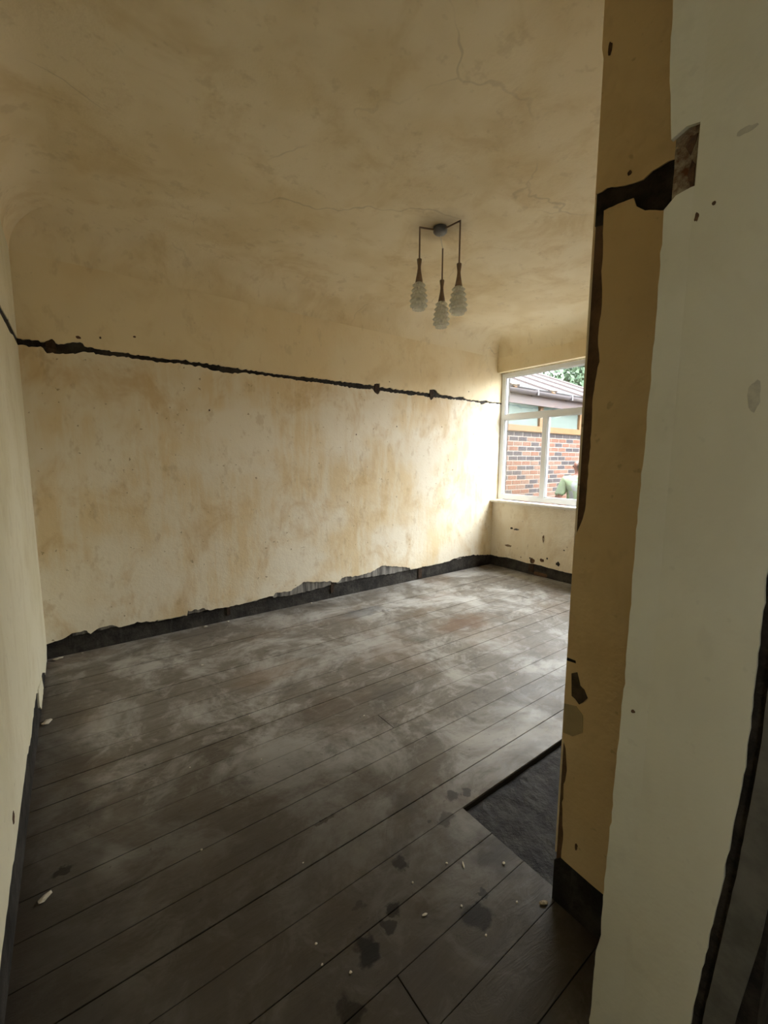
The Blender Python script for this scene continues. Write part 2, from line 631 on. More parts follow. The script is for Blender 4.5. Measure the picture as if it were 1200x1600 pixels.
def plank(x0, x1, y0, y1, dz):
    g = .0010
    L, W = round(x1 - x0 - .003, 3), round(y1 - y0 - 2 * g, 3)
    key = (L, W)
    if key not in plank_meshes:
        bm = bmesh.new()
        box(bm, 0, 0, -.0072, L, W, 0)
        e = [e for e in bm.edges if all(v.co.z > -.001 for v in e.verts)]
        bmesh.ops.bevel(bm, geom=e, offset=.0010, segments=2, affect='EDGES')
        me = bpy.data.meshes.new('floorboard')
        bm.to_mesh(me)
        bm.free()
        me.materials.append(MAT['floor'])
        plank_meshes[key] = me
    inst('floorboard', plank_meshes[key], floor, (x0 + .0015, y0 + g, dz))


rj = random.Random(3)
for i in range(len(YJ) - 1):
    y0, y1 = YJ[i], YJ[i + 1]
    ym = (y0 + y1) / 2
    a = xl(y0) - .02
    if ym < NEAR and ym > .2 - .01:
        end = 1.05
    elif ym < .2:
        end = 2.2
    elif ym < .69:
        end = 1.252
    elif ym < 1.15:
        end = 1.292
    else:
        end = 4.852
    cuts = []
    if abs(y0 - .682) < .01:
        cuts = [.683]
    elif end > 4:
        cuts = [rj.uniform(1.2, 4.2)] if i % 3 == 0 else []
    xs = [a] + cuts + [end]
    for s, e in zip(xs[:-1], xs[1:]):
        plank(round(s, 3), round(e, 3), y0, y1, rj.uniform(-.0016, .0012))
# remaining boards between the breast and the window wall
for i in range(len(YJ) - 1):
    y0, y1 = YJ[i], YJ[i + 1]
    if .41 < y0 < 1.14:
        plank(2.75 if y0 > .66 else 2.78, 4.852, y0, y1, rj.uniform(-.0016, .0012))

# concrete hearth, sunk a little below the boards
bm = bmesh.new()
nx, ny = 60, 22
vs = [[None] * (ny + 1) for _ in range(nx + 1)]
for i in range(nx + 1):
    for j in range(ny + 1):
        x = 1.297 + (2.745 - 1.297) * i / nx
        y = .66 + (1.141 - .66) * j / ny
        z = -.016 + .006 * mnoise.noise(Vector((x * 9, y * 9, 0))) + .004 * mnoise.noise(Vector((x * 31, y * 31, 2)))
        edge = min(i, nx - i, ny - j)
        z -= .012 * max(0, 1 - (ny - j) / 2) if j >= ny - 2 else 0
        vs[i][j] = bm.verts.new((x, y, z))
for i in range(nx):
    for j in range(ny):
        bm.faces.new((vs[i][j], vs[i + 1][j], vs[i + 1][j + 1], vs[i][j + 1]))
ext = bmesh.ops.extrude_face_region(bm, geom=bm.faces[:])
for v in ext['geom']:
    if isinstance(v, bmesh.types.BMVert):
        v.co.z = -.05
bmesh.ops.recalc_face_normals(bm, faces=bm.faces[:])
ho = obj('hearth_slab', bm, 'hearth', floor, smooth=False)
ho['label'] = 'dark rough concrete hearth slab sunk beside the boards'

# ------------------------------------------------------------------ wall_back
RAIL_T = [(-.179, 2.292), (-.101, 2.294), (-.038, 2.29), (.005, 2.311), (.027, 2.289), (.076, 2.294), (.126, 2.315), (.171, 2.322), (.214, 2.296), (.332, 2.288), (.469, 2.288), (.504, 2.277), (.541, 2.287), (.644, 2.285), (.767, 2.281), (.864, 2.294), (.929, 2.286), (1.099, 2.286), (1.28, 2.282), (1.489, 2.275), (1.885, 2.277), (2.224, 2.283), (2.42, 2.281), (2.605, 2.28), (2.78, 2.282), (2.79, 2.305), (2.856, 2.312), (2.864, 2.278), (3.005, 2.273), (3.266, 2.277), (3.592, 2.278), (3.598, 2.321), (3.676, 2.328), (3.764, 2.28), (3.944, 2.275), (4.051, 2.266), (4.186, 2.29), (4.243, 2.258), (4.443, 2.261), (4.621, 2.27), (4.806, 2.265), (5.05, 2.272)]
RAIL_B = [(-.179, 2.246), (-.058, 2.254), (-.026, 2.216), (.108, 2.228), (.198, 2.259), (.263, 2.253), (.397, 2.251), (.496, 2.252), (.539, 2.255), (.642, 2.248), (.846, 2.258), (1.029, 2.252), (1.097, 2.238), (1.259, 2.227), (1.354, 2.246), (1.488, 2.248), (1.885, 2.242), (2.224, 2.243), (2.419, 2.233), (2.605, 2.233), (2.76, 2.239), (2.81, 2.196), (2.845, 2.2), (2.871, 2.239), (3.048, 2.231), (3.244, 2.233), (3.312, 2.222), (3.38, 2.242), (3.593, 2.226), (3.63, 2.198), (3.666, 2.232), (3.816, 2.238), (3.998, 2.237), (4.272, 2.241), (4.473, 2.239), (4.534, 2.215), (4.622, 2.241), (4.807, 2.25), (5.05, 2.248)]
BAND_T = [(-.179, .121), (-.066, .14), (-.023, .17), (.068, .165), (.095, .14), (.148, .168), (.222, .178), (.297, .141), (.407, .153), (.504, .137), (.675, .135), (.791, .132), (.798, .171), (.932, .163), (.979, .14), (1.147, .133), (1.292, .135), (1.412, .151), (1.58, .156), (1.597, .177), (1.77, .175), (1.909, .237), (2.018, .222), (2.223, .191), (2.318, .167), (2.366, .21), (2.566, .195), (2.749, .21), (2.912, .264), (3.141, .214), (3.321, .18), (3.337, .154), (3.542, .155), (3.98, .159), (4.195, .195), (4.462, .181), (4.807, .146), (4.836, .146)]

wb = struct(boxo('wall_back', 'black', None, -.5, YB + PL, -.03, 5.14, 4.15, 3.3),
            'long stripped plaster wall with a dark groove where the picture rail was', 'wall')
rt = jag(RAIL_T, .014, .013, 1)
rb = jag(RAIL_B, .014, .013, 2)
bt = jag(BAND_T, .016, .012, 3)
slab('upper_plaster', rt + [(5.05, H), (-.179, H)], back_map, PL, 'upper', wb)
slab('lower_plaster', bt + [(4.836, .90), (5.05, .90)] + rb[::-1], back_map, PL, 'back', wb)
# scraped grey render left below the broken plaster edge
mid = lambda u, v, d: (u, YB + .009 + d, v)
G1 = jag([(1.58, .135), (1.78, .123), (2.13, .14), (2.23, .15)], .02, .01, 5)
slab('scraped_render', G1 + [(2.23, .21), (2.018, .245), (1.909, .258), (1.77, .19), (1.58, .18)], mid, .009, 'scraped', wb)
G2 = jag([(2.30, .15), (2.643, .16), (3.026, .143), (3.33, .144)], .02, .01, 6)
slab('scraped_render', G2 + [(3.33, .20), (3.141, .235), (2.912, .285), (2.749, .23), (2.566, .22), (2.30, .20)], mid, .009, 'scraped', wb)
for k, (x0, x1, z0, z1) in enumerate([(-.02, .08, .142, .185), (.14, .29, .150, .195), (.80, .955, .138, .185), (4.16, 4.24, .16, .205)]):
    slab('scraped_render', jag([(x0, z0), (x1, z0)], .02, .01, 9 + k) + [(x1, z1 - .006), (x0, z1)], mid, .009, 'scraped', wb)
# pale broken arris along the top of the skirting line
for (x0, x1, z) in [(.98, 1.14, .150), (1.16, 1.42, .146), (.56, .79, .140), (3.34, 3.53, .157), (3.6, 3.9, .160)]:
    slab('plaster_arris', jag([(x0, z - .012), (x1, z - .008)], .02, .004, x0) + [(x1, z + .006), (x0, z + .004)],
         lambda u, v, d: (u, YB + .004 + d, v), .014, 'chip', wb)
# timber plugs in the picture rail groove and skirting line
for (u, v, du, dv) in [(.0, 2.265, .028, .05), (2.822, 2.253, .026, .055), (3.637, 2.262, .028, .062)]:
    slab('timber_plug', jag([(u - du, v - dv), (u + du, v - dv * .9), (u + du * .9, v + dv), (u - du, v + dv * .95), (u - du, v - dv)], .015, .005, u)[:-1],
         lambda a, b, d: (a, YB + .002 + d, b), .016, 'plug', wb)
for (u, v, du, dv) in [(1.147, .1, .016, .05), (2.245, .135, .018, .075), (3.50, .085, .03, .075)]:
    slab('timber_plug', jag([(u - du, v - dv), (u + du, v - dv * .9), (u + du * .9, v + dv), (u - du, v + dv * .95), (u - du, v - dv)], .015, .006, u)[:-1],
         lambda a, b, d: (a, YB + .006 + d, b), .012, 'plug', wb)
for k, (u, v, ru, rv) in enumerate([(.162, 2.352, .016, .009), (.297, 2.372, .007, .008), (.52, 2.415, .01, .007), (2.99, 2.345, .006, .006),
                                    (2.55, 1.75, .006, .008), (1.05, 1.9, .006, .009), (3.1, 1.86, .006, .007), (4.28, 2.36, .006, .006)]):
    scab('nail_hole', (u, v), ru, rv, back_map, 'holebrown', wb, k + 1)

# ------------------------------------------------------------------ wall_left
wl = bmesh.new()
v = []
for z in (-.03, 3.3):
    for (x, y) in ((xl(3.96) - PLL, 3.96), (xl(-.4) - PLL, -.4), (-.6, -.4), (-.6, 3.96)):
        v.append(wl.verts.new((x, y, z)))
for f in ((0, 1, 2, 3), (7, 6, 5, 4), (0, 4, 5, 1), (1, 5, 6, 2), (2, 6, 7, 3), (3, 7, 4, 0)):
    wl.faces.new([v[i] for i in f])
bmesh.ops.recalc_face_normals(wl, faces=wl.faces[:])
wl = struct(obj('wall_left', wl, 'black', None), 'pale cream plaster wall with a blackened strip along the floor', 'wall')
LT = jag([(YB, 2.292), (3.6, 2.288), (3.45, 2.285), (3.41, 2.315), (3.38, 2.28), (3.0, 2.262), (2.5, 2.27), (1.5, 2.27), (-.4, 2.27)], .05, .006, 11)
LB = jag([(YB, 2.246), (3.6, 2.244), (3.44, 2.22), (3.0, 2.215), (2.5, 2.225), (1.5, 2.225), (-.4, 2.225)], .05, .006, 12)
LBAND = jag([(YB, .10), (3.8, .045), (3.6, .03), (3.45, .10), (3.3, .15), (3.2, .10), (3.1, .13), (2.897, .215), (2.709, .215), (2.5, .19), (2.295, .215), (2.004, .20), (1.773, .185), (1.611, .19), (1.467, .18), (1.356, .165), (.9, .17), (.2, .18), (-.4, .17)], .04, .014, 13)
slab('upper_plaster', LT + [(-.4, H), (YB, H)], left_map, PLL, 'leftw', wl)
slab('lower_plaster', LBAND + LB[::-1], left_map, PLL, 'leftw', wl)
slab('plaster_flake', jag([(3.30, .06), (3.05, .05), (2.95, .11), (2.98, .2), (3.1, .17), (3.25, .15), (3.30, .06)], .03, .01, 4)[:-1], lambda u, v, d: (xl(u) + .004 - d, u, v), .008, 'leftw', wl)
scab('nail_hole', (1.80, .285), .02, .022, left_map, 'holebrown', wl, 4)

# ------------------------------------------------------------------ wall_right (window wall)
WY0, WY1, WZ0, WZ1 = 1.33, 3.912, .945, 2.668      # clear opening
wr = bmesh.new()
box(wr, XR + PL, .2, -.03, 5.14, 3.94, WZ0 - .03)
box(wr, XR + PL, .2, WZ1, 5.14, 3.94, 3.3)
box(wr, XR + PL, .2, WZ0 - .03, 5.14, WY0, WZ1)
wr = struct(obj('wall_right', wr, 'black', None), 'short stained plaster wall below and around the window', 'wall')
RB = jag([(YB, .14), (3.774, .138), (3.66, .15), (3.471, .149), (3.291, .139), (3.176, .15), (3.037, .141), (2.839, .134), (2.676, .134), (1.8, .14), (.42, .14)], .03, .006, 21)
slab('lower_plaster', RB + [(.42, .912), (YB, .912)], right_map, PL, 'sillwall', wr)
slab('side_plaster', [(.42, .912), (.42, WZ1), (WY0, WZ1), (WY0, .912)], right_map, PL, 'back', wr)
slab('head_plaster', [(.42, WZ1), (.42, H), (YB, H), (YB, WZ1)], right_map, PL, 'upper', wr)
boxo('head_soffit', 'upper', wr, XR + .001, WY0, WZ1 - .008, 4.935, YB, WZ1 + .001)
boxo('side_reveal', 'back', wr, XR + .001, WY0 - .012, .93, 4.935, WY0 + .004, WZ1)
for k, (u, v, ru, rv, mt) in enumerate([(3.575, .568, .022, .012, 'blackhole'), (3.50, .562, .045, .012, 'scraped'), (3.618, .322, .055, .014, 'rust'), (3.09, .498, .014, .05, 'rust'),
                                        (3.235, .185, .036, .035, 'holebrown'), (3.27, .215, .012, .01, 'blackhole'), (3.095, .217, .032, .02, 'holebrown'), (3.022, .256, .010, .012, 'blackhole'),
                                        (2.87, .215, .026, .026, 'blackhole'), (3.41, .20, .008, .008, 'holebrown'), (2.80, .40, .012, .008, 'scraped')]):
    scab('gouge', (u, v), ru, rv, right_map, mt, wr, 30 + k)
boxo('timber_plug', 'plug', wr, XR + .006, 3.22, .03, XR + PL + .002, 3.29, .15)
boxo('batten_stub', 'brownbrick', wr, XR - .012, 3.02, .012, XR + PL + .002, 3.19, .05)

# ------------------------------------------------------------------ window_1
win = struct(empty('window_1', (4.94, 2.62, .945)), 'white plastic framed window with one wide top light over casements', 'window')


def wbox(name, mat, b, parent=None, bevel=.004):
    ox, oy, oz = (4.94, 2.62, .945)
    if parent is not None and parent is not win:
        pl = parent.location
        ox, oy, oz = ox + pl.x, oy + pl.y, oz + pl.z
    x0, y0, z0, x1, y1, z1 = b
    return boxo(name, mat, parent or win, x0 - ox, y0 - oy, z0 - oz, x1 - ox, y1 - oy, z1 - oz, bevel=bevel)


FX0, FX1 = 4.935, 5.005
fw = .062
ya, yb, za, zb = WY0 + .004, WY1 - .002, WZ0, WZ1 - .008
wbox('frame_rail', 'upvc', (FX0, ya, za, FX1, yb, za + fw))
wbox('frame_rail', 'upvc', (FX0, ya, zb - fw, FX1, yb, zb))
wbox('frame_stile', 'upvc', (FX0 + .001, ya, za + .02, FX1 - .001, ya + fw, zb - .02))
wbox('frame_stile', 'upvc', (FX0 + .001, yb - fw, za + .02, FX1 - .001, yb, zb - .02))
wbox('transom', 'upvc', (FX0 + .002, ya + .02, 2.035, FX1 - .002, yb - .02, 2.10))
mull = [3.215, 2.573, 1.93]
for m in mull:
    wbox('mullion', 'upvc', (FX0 + .003, m - .033, za + .02, FX1 - .003, m + .033, 2.06))
edges = [yb - fw] + [q for m in mull for q in (m + .033, m - .033)] + [ya + fw]
for k in range(0, len(edges), 2):
    y1, y0 = edges[k], edges[k + 1]
    z0, z1 = za + fw, 2.035
    wbox('pane', 'glass', (4.968, y0 - .01, z0 - .01, 4.974, y1 + .01, z1 + .01), bevel=0)
    for (a, b_, c, d) in [(y0, z0, y1, z0 + .012), (y0, z1 - .012, y1, z1), (y0, z0, y0 + .012, z1), (y1 - .012, z0, y1, z1)]:
        wbox('glazing_bead', 'upvc', (FX0 + .012, a, b_, 4.966, c, d), bevel=.002)
        wbox('gasket', 'gasket', (4.9655, a, b_, 4.9678, c, d), bevel=0)
y0, y1, z0, z1 = ya + fw, yb - fw, 2.10, zb - fw
wbox('pane', 'glass', (4.968, y0 - .01, z0 - .01, 4.974, y1 + .01, z1 + .01), bevel=0)
for (a, b_, c, d) in [(y0, z0, y1, z0 + .012), (y0, z1 - .012, y1, z1), (y0, z0, y0 + .012, z1), (y1 - .012, z0, y1, z1)]:
    wbox('glazing_bead', 'upvc', (FX0 + .012, a, b_, 4.966, c, d), bevel=.002)
wbox('head_bead', 'trimwood', (4.905, ya, zb - .012, 4.936, yb, zb + .006), bevel=.005)
sl = wbox('window_sill', 'sill', (4.775, 1.15, .905, 4.94, YB - .003, .937), bevel=.008)
sl['label'] = 'white painted window board'

# ------------------------------------------------------------------ ceiling and cove
ce = struct(boxo('ceiling', 'ceil', None, -.6, -3.2, H, 5.14, 4.15, 3.32), 'stained tan ceiling with rounded coved edges', 'ceiling')
bm = bmesh.new()
NSEG = 12
rings = []
for k in range(NSEG + 1):
    a = math.pi / 2 * k / NSEG
    d = COVE_R - COVE_R * math.cos(a)
    z = H - COVE_R + COVE_R * math.sin(a) - .0005
    e = .0015
    rings.append([bm.verts.new(p) for p in ((xl(YB) + d + e, YB - d - e, z), (XR - d - e, YB - d - e, z), (XR - d - e, NEAR + d + e, z), (xl(NEAR) + d + e, NEAR + d + e, z))])
for k in range(NSEG):
    for q in range(3):
        if q == 2:
            continue
        bm.faces.new((rings[k][q], rings[k][q + 1], rings[k + 1][q + 1], rings[k + 1][q]))
    bm.faces.new((rings[k][3], rings[k][0], rings[k + 1][0], rings[k + 1][3]))
bmesh.ops.split_edges(bm, edges=[e for e in bm.edges if len(e.link_faces) == 2 and abs(e.verts[0].co.z - e.verts[1].co.z) > .001])
cv = obj('ceiling_cove', bm, 'ceil', ce, smooth=True)

# ------------------------------------------------------------------ wall_front: near wall, chimney breast, door jamb
wf = bmesh.new()
box(wf, 1.247, .15, -.03, 5.14, NEAR, 3.3)
wf = struct(obj('wall_front', wf, 'back', None), 'stripped door wall with chimney breast and pale plastered doorway edge', 'wall')
cb = boxo('chimney_breast', 'brownbrick', wf, 1.2525, NEAR, -.03, 2.74, .688, 3.3)
cb['label'] = 'bare brown brick corner of the chimney breast'
boxo('breast_plaster', 'back', wf, 1.262, .688, .17, 2.745, .700, H)
px = 1.246
pier_map = lambda u, v, d: (px + d, u, v)
GT = jag([(.691, 2.234), (.66, 2.236), (.614, 2.222), (.566, 2.213), (.545, 2.223), (.51, 2.228), (.42, 2.225)], .012, .004, 31)
GB = jag([(.664, 2.180), (.626, 2.182), (.587, 2.179), (.578, 2.154), (.556, 2.136), (.508, 2.116), (.42, 2.12)], .012, .004, 32)
slab('side_plaster', GT + [(.42, H), (.699, H), (.698, 2.6), (.692, 2.57), (.691, 2.4)], pier_map, .008, 'tan', wf)
EDGE = jag([(.664, 2.180), (.658, 2.0), (.652, 1.93), (.658, 1.86), (.650, 1.78), (.659, 1.7), (.660, 1.5), (.662, 1.345), (.674, 1.30), (.690, 1.27), (.690, .90), (.690, .60), (.676, .57), (.668, .50), (.673, .44), (.677, .377), (.667, .276), (.668, .18)], .02, .007, 33)
slab('side_plaster', EDGE + [(.655, .178), (.56, .171), (.42, .170)] + GB[::-1], pier_map, .008, 'tan', wf)
slab('picture_rail_chase', [(.689, 2.15), (.689, 2.26), (.42, 2.26), (.42, 2.10)], lambda u, v, d: (1.2505 + d, u, v), .006, 'blackhole', wf)
slab('skirting_chase', [(.694, -.02), (.694, .150), (.66, .19), (.42, .19), (.42, -.02)], lambda u, v, d: (1.2500 + d, u, v), .01, 'black', wf)
slab('scraped_patch', [(.672, .83), (.654, .841), (.645, .815), (.641, .802), (.628, .795), (.616, .773), (.630, .752), (.641, .74), (.655, .752), (.667, .757)], lambda u, v, d: (px - .0015 + d, u, v), .004, 'stripped', wf)
slab('scraped_patch', [(.690, .876), (.662, .876), (.660, .868), (.690, .866)], lambda u, v, d: (px - .0015 + d, u, v), .004, 'blackhole', wf)
slab('scraped_patch', [(.690, .72), (.65, .73), (.627, .71), (.624, .654), (.655, .625), (.688, .62)], lambda u, v, d: (px - .001 + d, u, v), .004, 'dirtytan', wf)
for k, (u, v, ru, rv) in enumerate([(.601, 2.245, .005, .006), (.62, .26, .004, .012), (.675, 2.585, .005, .016)]):
    scab('nail_hole', (u, v), ru, rv, pier_map, 'holebrown', wf, 50 + k)

# door jamb: thick plastered nib nearer the camera
JX = 1.03
jb = boxo('door_jamb_core', 'blackhole', wf, JX + .009, .132, -.03, 1.26, .412, 3.3)
jm = lambda u, v, d: (JX + d, u, v)
js = lambda u, v, d: (JX - max(0, u - .37) * .18 + d, u, v)
DL = jag([(.238, -.02), (.234, .279), (.208, .652), (.195, .903), (.196, 1.239), (.197, 1.6), (.197, H)], .02, .005, 41)
slab('jamb_plaster', DL + [(.37, H), (.370, -.02)], jm, .010, 'pale', wf)
PE = [(.440, -.02), (.440, .12), (.438, .245), (.430, .30), (.432, .409), (.426, .62), (.426, .758), (.422, 1.006), (.422, 1.384), (.419, 1.526), (.417, 1.857), (.419, 2.006)]
slab('jamb_edge_plaster', jag(PE, .02, .006, 42) + [(.400, 2.026), (.376, 2.032), (.37, 2.032), (.37, -.02)], js, .010, 'pale', wf)
slab('jamb_edge_plaster', jag([(.37, 2.145), (.390, 2.146), (.416, 2.135), (.418, 2.16), (.429, 2.282), (.431, 2.362), (.434, 2.6), (.434, H)], .02, .004, 43) + [(.37, H)], js, .010, 'pale', wf)
slab('rusted_corner', jag([(.372, 2.02), (.412, 2.02), (.412, 2.15), (.372, 2.155), (.372, 2.02)], .012, .003, 44)[:-1], lambda u, v, d: (JX + .006 + d, u, v), .006, 'rust', wf)
slab('dark_gap', [(.386, 2.06), (.378, 2.03), (.374, 2.03), (.374, 2.075), (.380, 2.085)], lambda u, v, d: (JX + .004 + d, u, v), .004, 'holebrown', wf)
slab('dark_gap', [(.394, 2.115), (.384, 2.095), (.376, 2.118), (.374, 2.13), (.384, 2.128)], lambda u, v, d: (JX + .004 + d, u, v), .004, 'holebrown', wf)
for k, (u, v, ru, rv, mt) in enumerate([(.362, 1.972, .004, .008, 'holebrown'), (.335, 1.985, .003, .004, 'holebrown'), (.243, 1.62, .010, .030, 'smudge'), (.295, 2.09, .014, .006, 'smudge'), (.40, .92, .004, .004, 'holebrown')]):
    scab('wall_mark', (u, v), ru, rv, jm if u < .37 else js, mt, wf, 70 + k, thick=.002, lift=.0006)
DR = jag([(.218, -.02), (.214, .302), (.188, .669), (.175, .968), (.176, 1.108), (.177, H)], .02, .002, 45)
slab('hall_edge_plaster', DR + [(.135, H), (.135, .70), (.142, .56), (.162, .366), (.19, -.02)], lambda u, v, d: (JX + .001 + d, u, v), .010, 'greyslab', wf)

# ------------------------------------------------------------------ hall behind the camera (closes the place)
hr = struct(boxo('wall_hall_side', 'leftw', None, 2.2, -3.2, -.03, 2.4, .15, 3.3), 'plain cream hall wall', 'wall')
wh = struct(boxo('wall_hall_end', 'leftw', None, -.6, -3.2, -.03, 2.2, -3.05, 3.3), 'plain cream hall end wall', 'wall')
HY0, HY1, HZ0, HZ1 = -1.70, -1.10, 1.3, 2.15  # unseen window opening, added here so sky light reaches the door jamb
wh = bmesh.new()
box(wh, -.6, -3.05, -.03, -.25, HY0, 3.3)
box(wh, -.6, HY1, -.03, -.25, -.4, 3.3)
box(wh, -.6, HY0, HZ1, -.25, HY1, 3.3)
box(wh, -.6, HY0, -.03, -.25, HY1, HZ0)
struct(obj('wall_hall_left', wh, 'leftw', None), 'cream hall wall with an opening added for light', 'wall')
w2 = struct(empty('window_2_added', (-.5, (HY0 + HY1) / 2, HZ0)), 'small white framed window added unseen to light the door jamb', 'window')
hw, hh = (HY1 - HY0) / 2, HZ1 - HZ0
for b in [(0, -hw, 0, .05, hw, .05), (0, -hw, hh - .05, .05, hw, hh), (0, -hw, .05, .05, -hw + .05, hh - .05), (0, hw - .05, .05, .05, hw, hh - .05)]:
    boxo('frame_rail', 'upvc', w2, *b)
boxo('pane', 'glass', w2, .02, -hw + .04, .04, .026, hw - .04, hh - .04)

# ------------------------------------------------------------------ pendant lamp
LP = Vector((2.232, 2.350, H))
lamp = tag(empty('pendant_light', LP), 'three-arm ceiling pendant with bubbled glass shades on brown turned holders', 'ceiling light')
bm = bmesh.new()
lathe(bm, [(.030, 0), (.046, -.001), (.050, -.006), (.050, -.020), (.047, -.036), (.036, -.045), (.012, -.048)], 28)
obj('canopy', bm, 'lampmetal', lamp, True)
drops = [((-.137, .059), 2.875, 2.728, 2.540, False), ((.023, -.167), 2.811, 2.671, 2.485, False), ((.140, .117), 2.820, 2.675, 2.482, True)]


def shade_mesh():
    bm = bmesh.new()
    rows, hgt = 5, .186
    prof = []
    n = 70
    for i in range(n + 1):
        f = i / n
        z = -.004 - hgt * f
        r = .026 + (.053 - .026) * min(1, (f / .7)) ** .75 if f < .7 else .053 - .011 * ((f - .7) / .3) ** 2
        prof.append((r, z))

    def bub(r, z, a, j):
        f = j / n
        ph = f * (rows + .35)
        row = int(ph)
        t = ph - row
        if row >= rows + 1:
            return r
        ring = (min(1, t / .62) ** .8) * (1 if t < .72 else max(0, 1 - (t - .72) / .28))
        b = abs(math.sin((a * 13 + (row % 2) * math.pi) / 2)) ** .8
        return r - .010 + ring * (.009 + .014 * b)
    lathe(bm, prof, 104, caps=False, fn=bub)
    # inner wall with thickness
    lathe(bm, [(r - .014, z) for r, z in prof], 32, caps=False)
    return bm


shade_me = None
for (dx, dy), zt, zh, zs, flexy in drops:
    top = -.036
    bm = bmesh.new()
    u = Vector((dx, dy, 0)).normalized()
    if not flexy:
        tube(bm, [u * .045 + Vector((0, 0, -.022)), Vector((dx, dy, -.020))], .006, 8)
        obj('arm', bm, 'rod', lamp, True)
    else:
        tube(bm, [u * .02 + Vector((0, 0, -.046)), u * .09 + Vector((0, 0, -.058)), Vector((dx, dy, -.062))], .002, 8)
        obj('flex', bm, 'flex', lamp, True)
    bm = bmesh.new()
    tube(bm, [Vector((dx, dy, -.016 if not flexy else -.058)), Vector((dx, dy, zt - H - .01))], .0056, 8)
    obj('rod', bm, 'rod', lamp, True)
    hh = zt - zh
    bm = bmesh.new()
    prof = [(.016, 0), (.0175, -.004), (.0155, -.02), (.0120, -.045), (.0115, -.06), (.0145, -.085), (.020, -.115), (.0245, -.138), (.0255, -hh - .006)]
    lathe(bm, prof, 24)
    ob = obj('lamp_holder', bm, 'lampbrown', lamp, True)
    ob.location = (dx, dy, zt - H)
    if shade_me is None:
        so = obj('shade', shade_mesh(), 'bubble', lamp, True)
        shade_me = so.data
    else:
        so = inst('shade', shade_me, lamp)
    so.location = (dx, dy, zh - H)
    so.rotation_euler = (0, 0, dx * 7)
    so.scale = (1, 1, (zh - zs) / .190)

# ------------------------------------------------------------------ debris on the floor
rc = random.Random(11)


def chip(x, y, z, s, label, stretch=1.0, rot=0.0, group=None, name='plaster_chip'):
    bm = bmesh.new()
    bmesh.ops.create_icosphere(bm, subdivisions=1, radius=1)
    for v in bm.verts:
        v.co *= rc.uniform(.75, 1.25)
        v.co.x *= stretch
        v.co.z *= .45
    zmin = min(v.co.z for v in bm.verts)
    s *= .8
    for v in bm.verts:
        v.co.z -= zmin
        v.co *= s
    o = obj(name, bm, 'chip')
    o.location = (x, y, z)
    o.rotation_euler = (0, 0, rot)
    return tag(o, label, 'plaster chip', group)


chip(-.165, 2.955, 0, .022, 'long cream plaster fragment lying against the left wall, farther of two', 2.2, .9)
chip(-.15, 1.725, 0, .016, 'dull oblong plaster fragment on dark boards near the left wall, nearer of two', 2.2, .7)
chip(.861, .913, 0, .0065, 'pale sliver left of the large dark round stain', 2.2, -.3)
chip(1.095, .959, 0, .005, 'thin upright white splinter between the hearth and the dark stain', 3.4, 1.0)
chip(1.22, .873, 0, .007, 'bright plaster crumb on the board end beside the hearth', 1.3, .4)
chip(1.142, .757, 0, .006, 'round whitish crumb in front of the black skirting corner', 1.0, .4)
chip(.532, 1.05, 0, .0055, 'single white dot of plaster left of the black stain', 1.0, .4)
chip(.976, .752, 0, .005, 'small crumb just below the large round stain', 1.2, .2)
chip(.578, .923, 0, .0055, 'grey crumb just below left of the blackest stain', 1.2, .2)
chip(.719, 3.152, 0, .010, 'lone small crumb on boards out from the left end of the long wall', 1.2, .2)
chip(.931, 3.885, 0, .020, 'largest crumb at the foot of the long wall under the raised grey patch', 1.3, .4)
chip(1.13, 3.895, 0, .013, 'small pale crumb under the skirting plug on the long wall', 1.3, .4)
chip(1.98, 3.90, 0, .016, 'bright crumb below the scraped grey skirting patch', 1.2, .9)
chip(4.263, 3.86, 0, .014, 'pale flake at the foot of the long wall near the window corner', 1.6, .1)
chip(-.12, 3.88, 0, .02, 'crumbled plaster in the far left corner', 2.2, .2)
chip(.03, 3.895, 0, .010, 'little crumb at skirting just right of the far left corner', 1.0, .2)
chip(1.21, .70, 0, .012, 'orange brown crumb at the black skirting of the chimney corner', 1.7, -.4).data.materials[0] = MAT['rust']
for (x, y) in [(.62, 2.45), (.78, 2.35), (.98, 2.28), (.70, 1.95), (.40, 2.1), (1.32, 1.95), (.33, 1.6), (.62, 1.32), (.2, 2.55), (.98, .86), (.95, 3.3), (1.30, 3.25),
               (.52, .99), (1.05, 1.0), (.9, 1.02), (2.45, 1.72), (2.65, 1.38), (3.0, 1.42)]:
    chip(x, y, 0, rc.uniform(.0035, .006), 'tiny pale plaster crumb scattered on the open floorboards', rc.uniform(1, 1.8), rc.uniform(0, 3), 'tiny crumbs on the floorboards')

# ------------------------------------------------------------------ outside: ground, conservatory
gd = struct(boxo('ground', 'paving', None, 5.14, -12, -.40, 40, 40, -.20), 'grey paved yard outside the window', 'ground')
yw = struct(boxo('wall_sky_block', 'mortar', None, 9.6, -8, -.2, 9.9, 3.9, 3.0), 'plain added wall, unseen, blocking low sky from the window', 'wall')  # added out of view to cut low skylight through the window
con = tag(empty('conservatory', (5.2, 4.2, -.2)), 'brick conservatory with golden wooden frames and white sheet roof outside the window', 'conservatory')
CO = Vector((5.2, 4.2, -.2))


def cbox(name, mat, b, parent=None, bevel=0):
    x0, y0, z0, x1, y1, z1 = b
    return boxo(name, mat, parent or con, x0 - CO.x, y0 - CO.y, z0 - CO.z, x1 - CO.x, y1 - CO.y, z1 - CO.z, bevel=bevel)


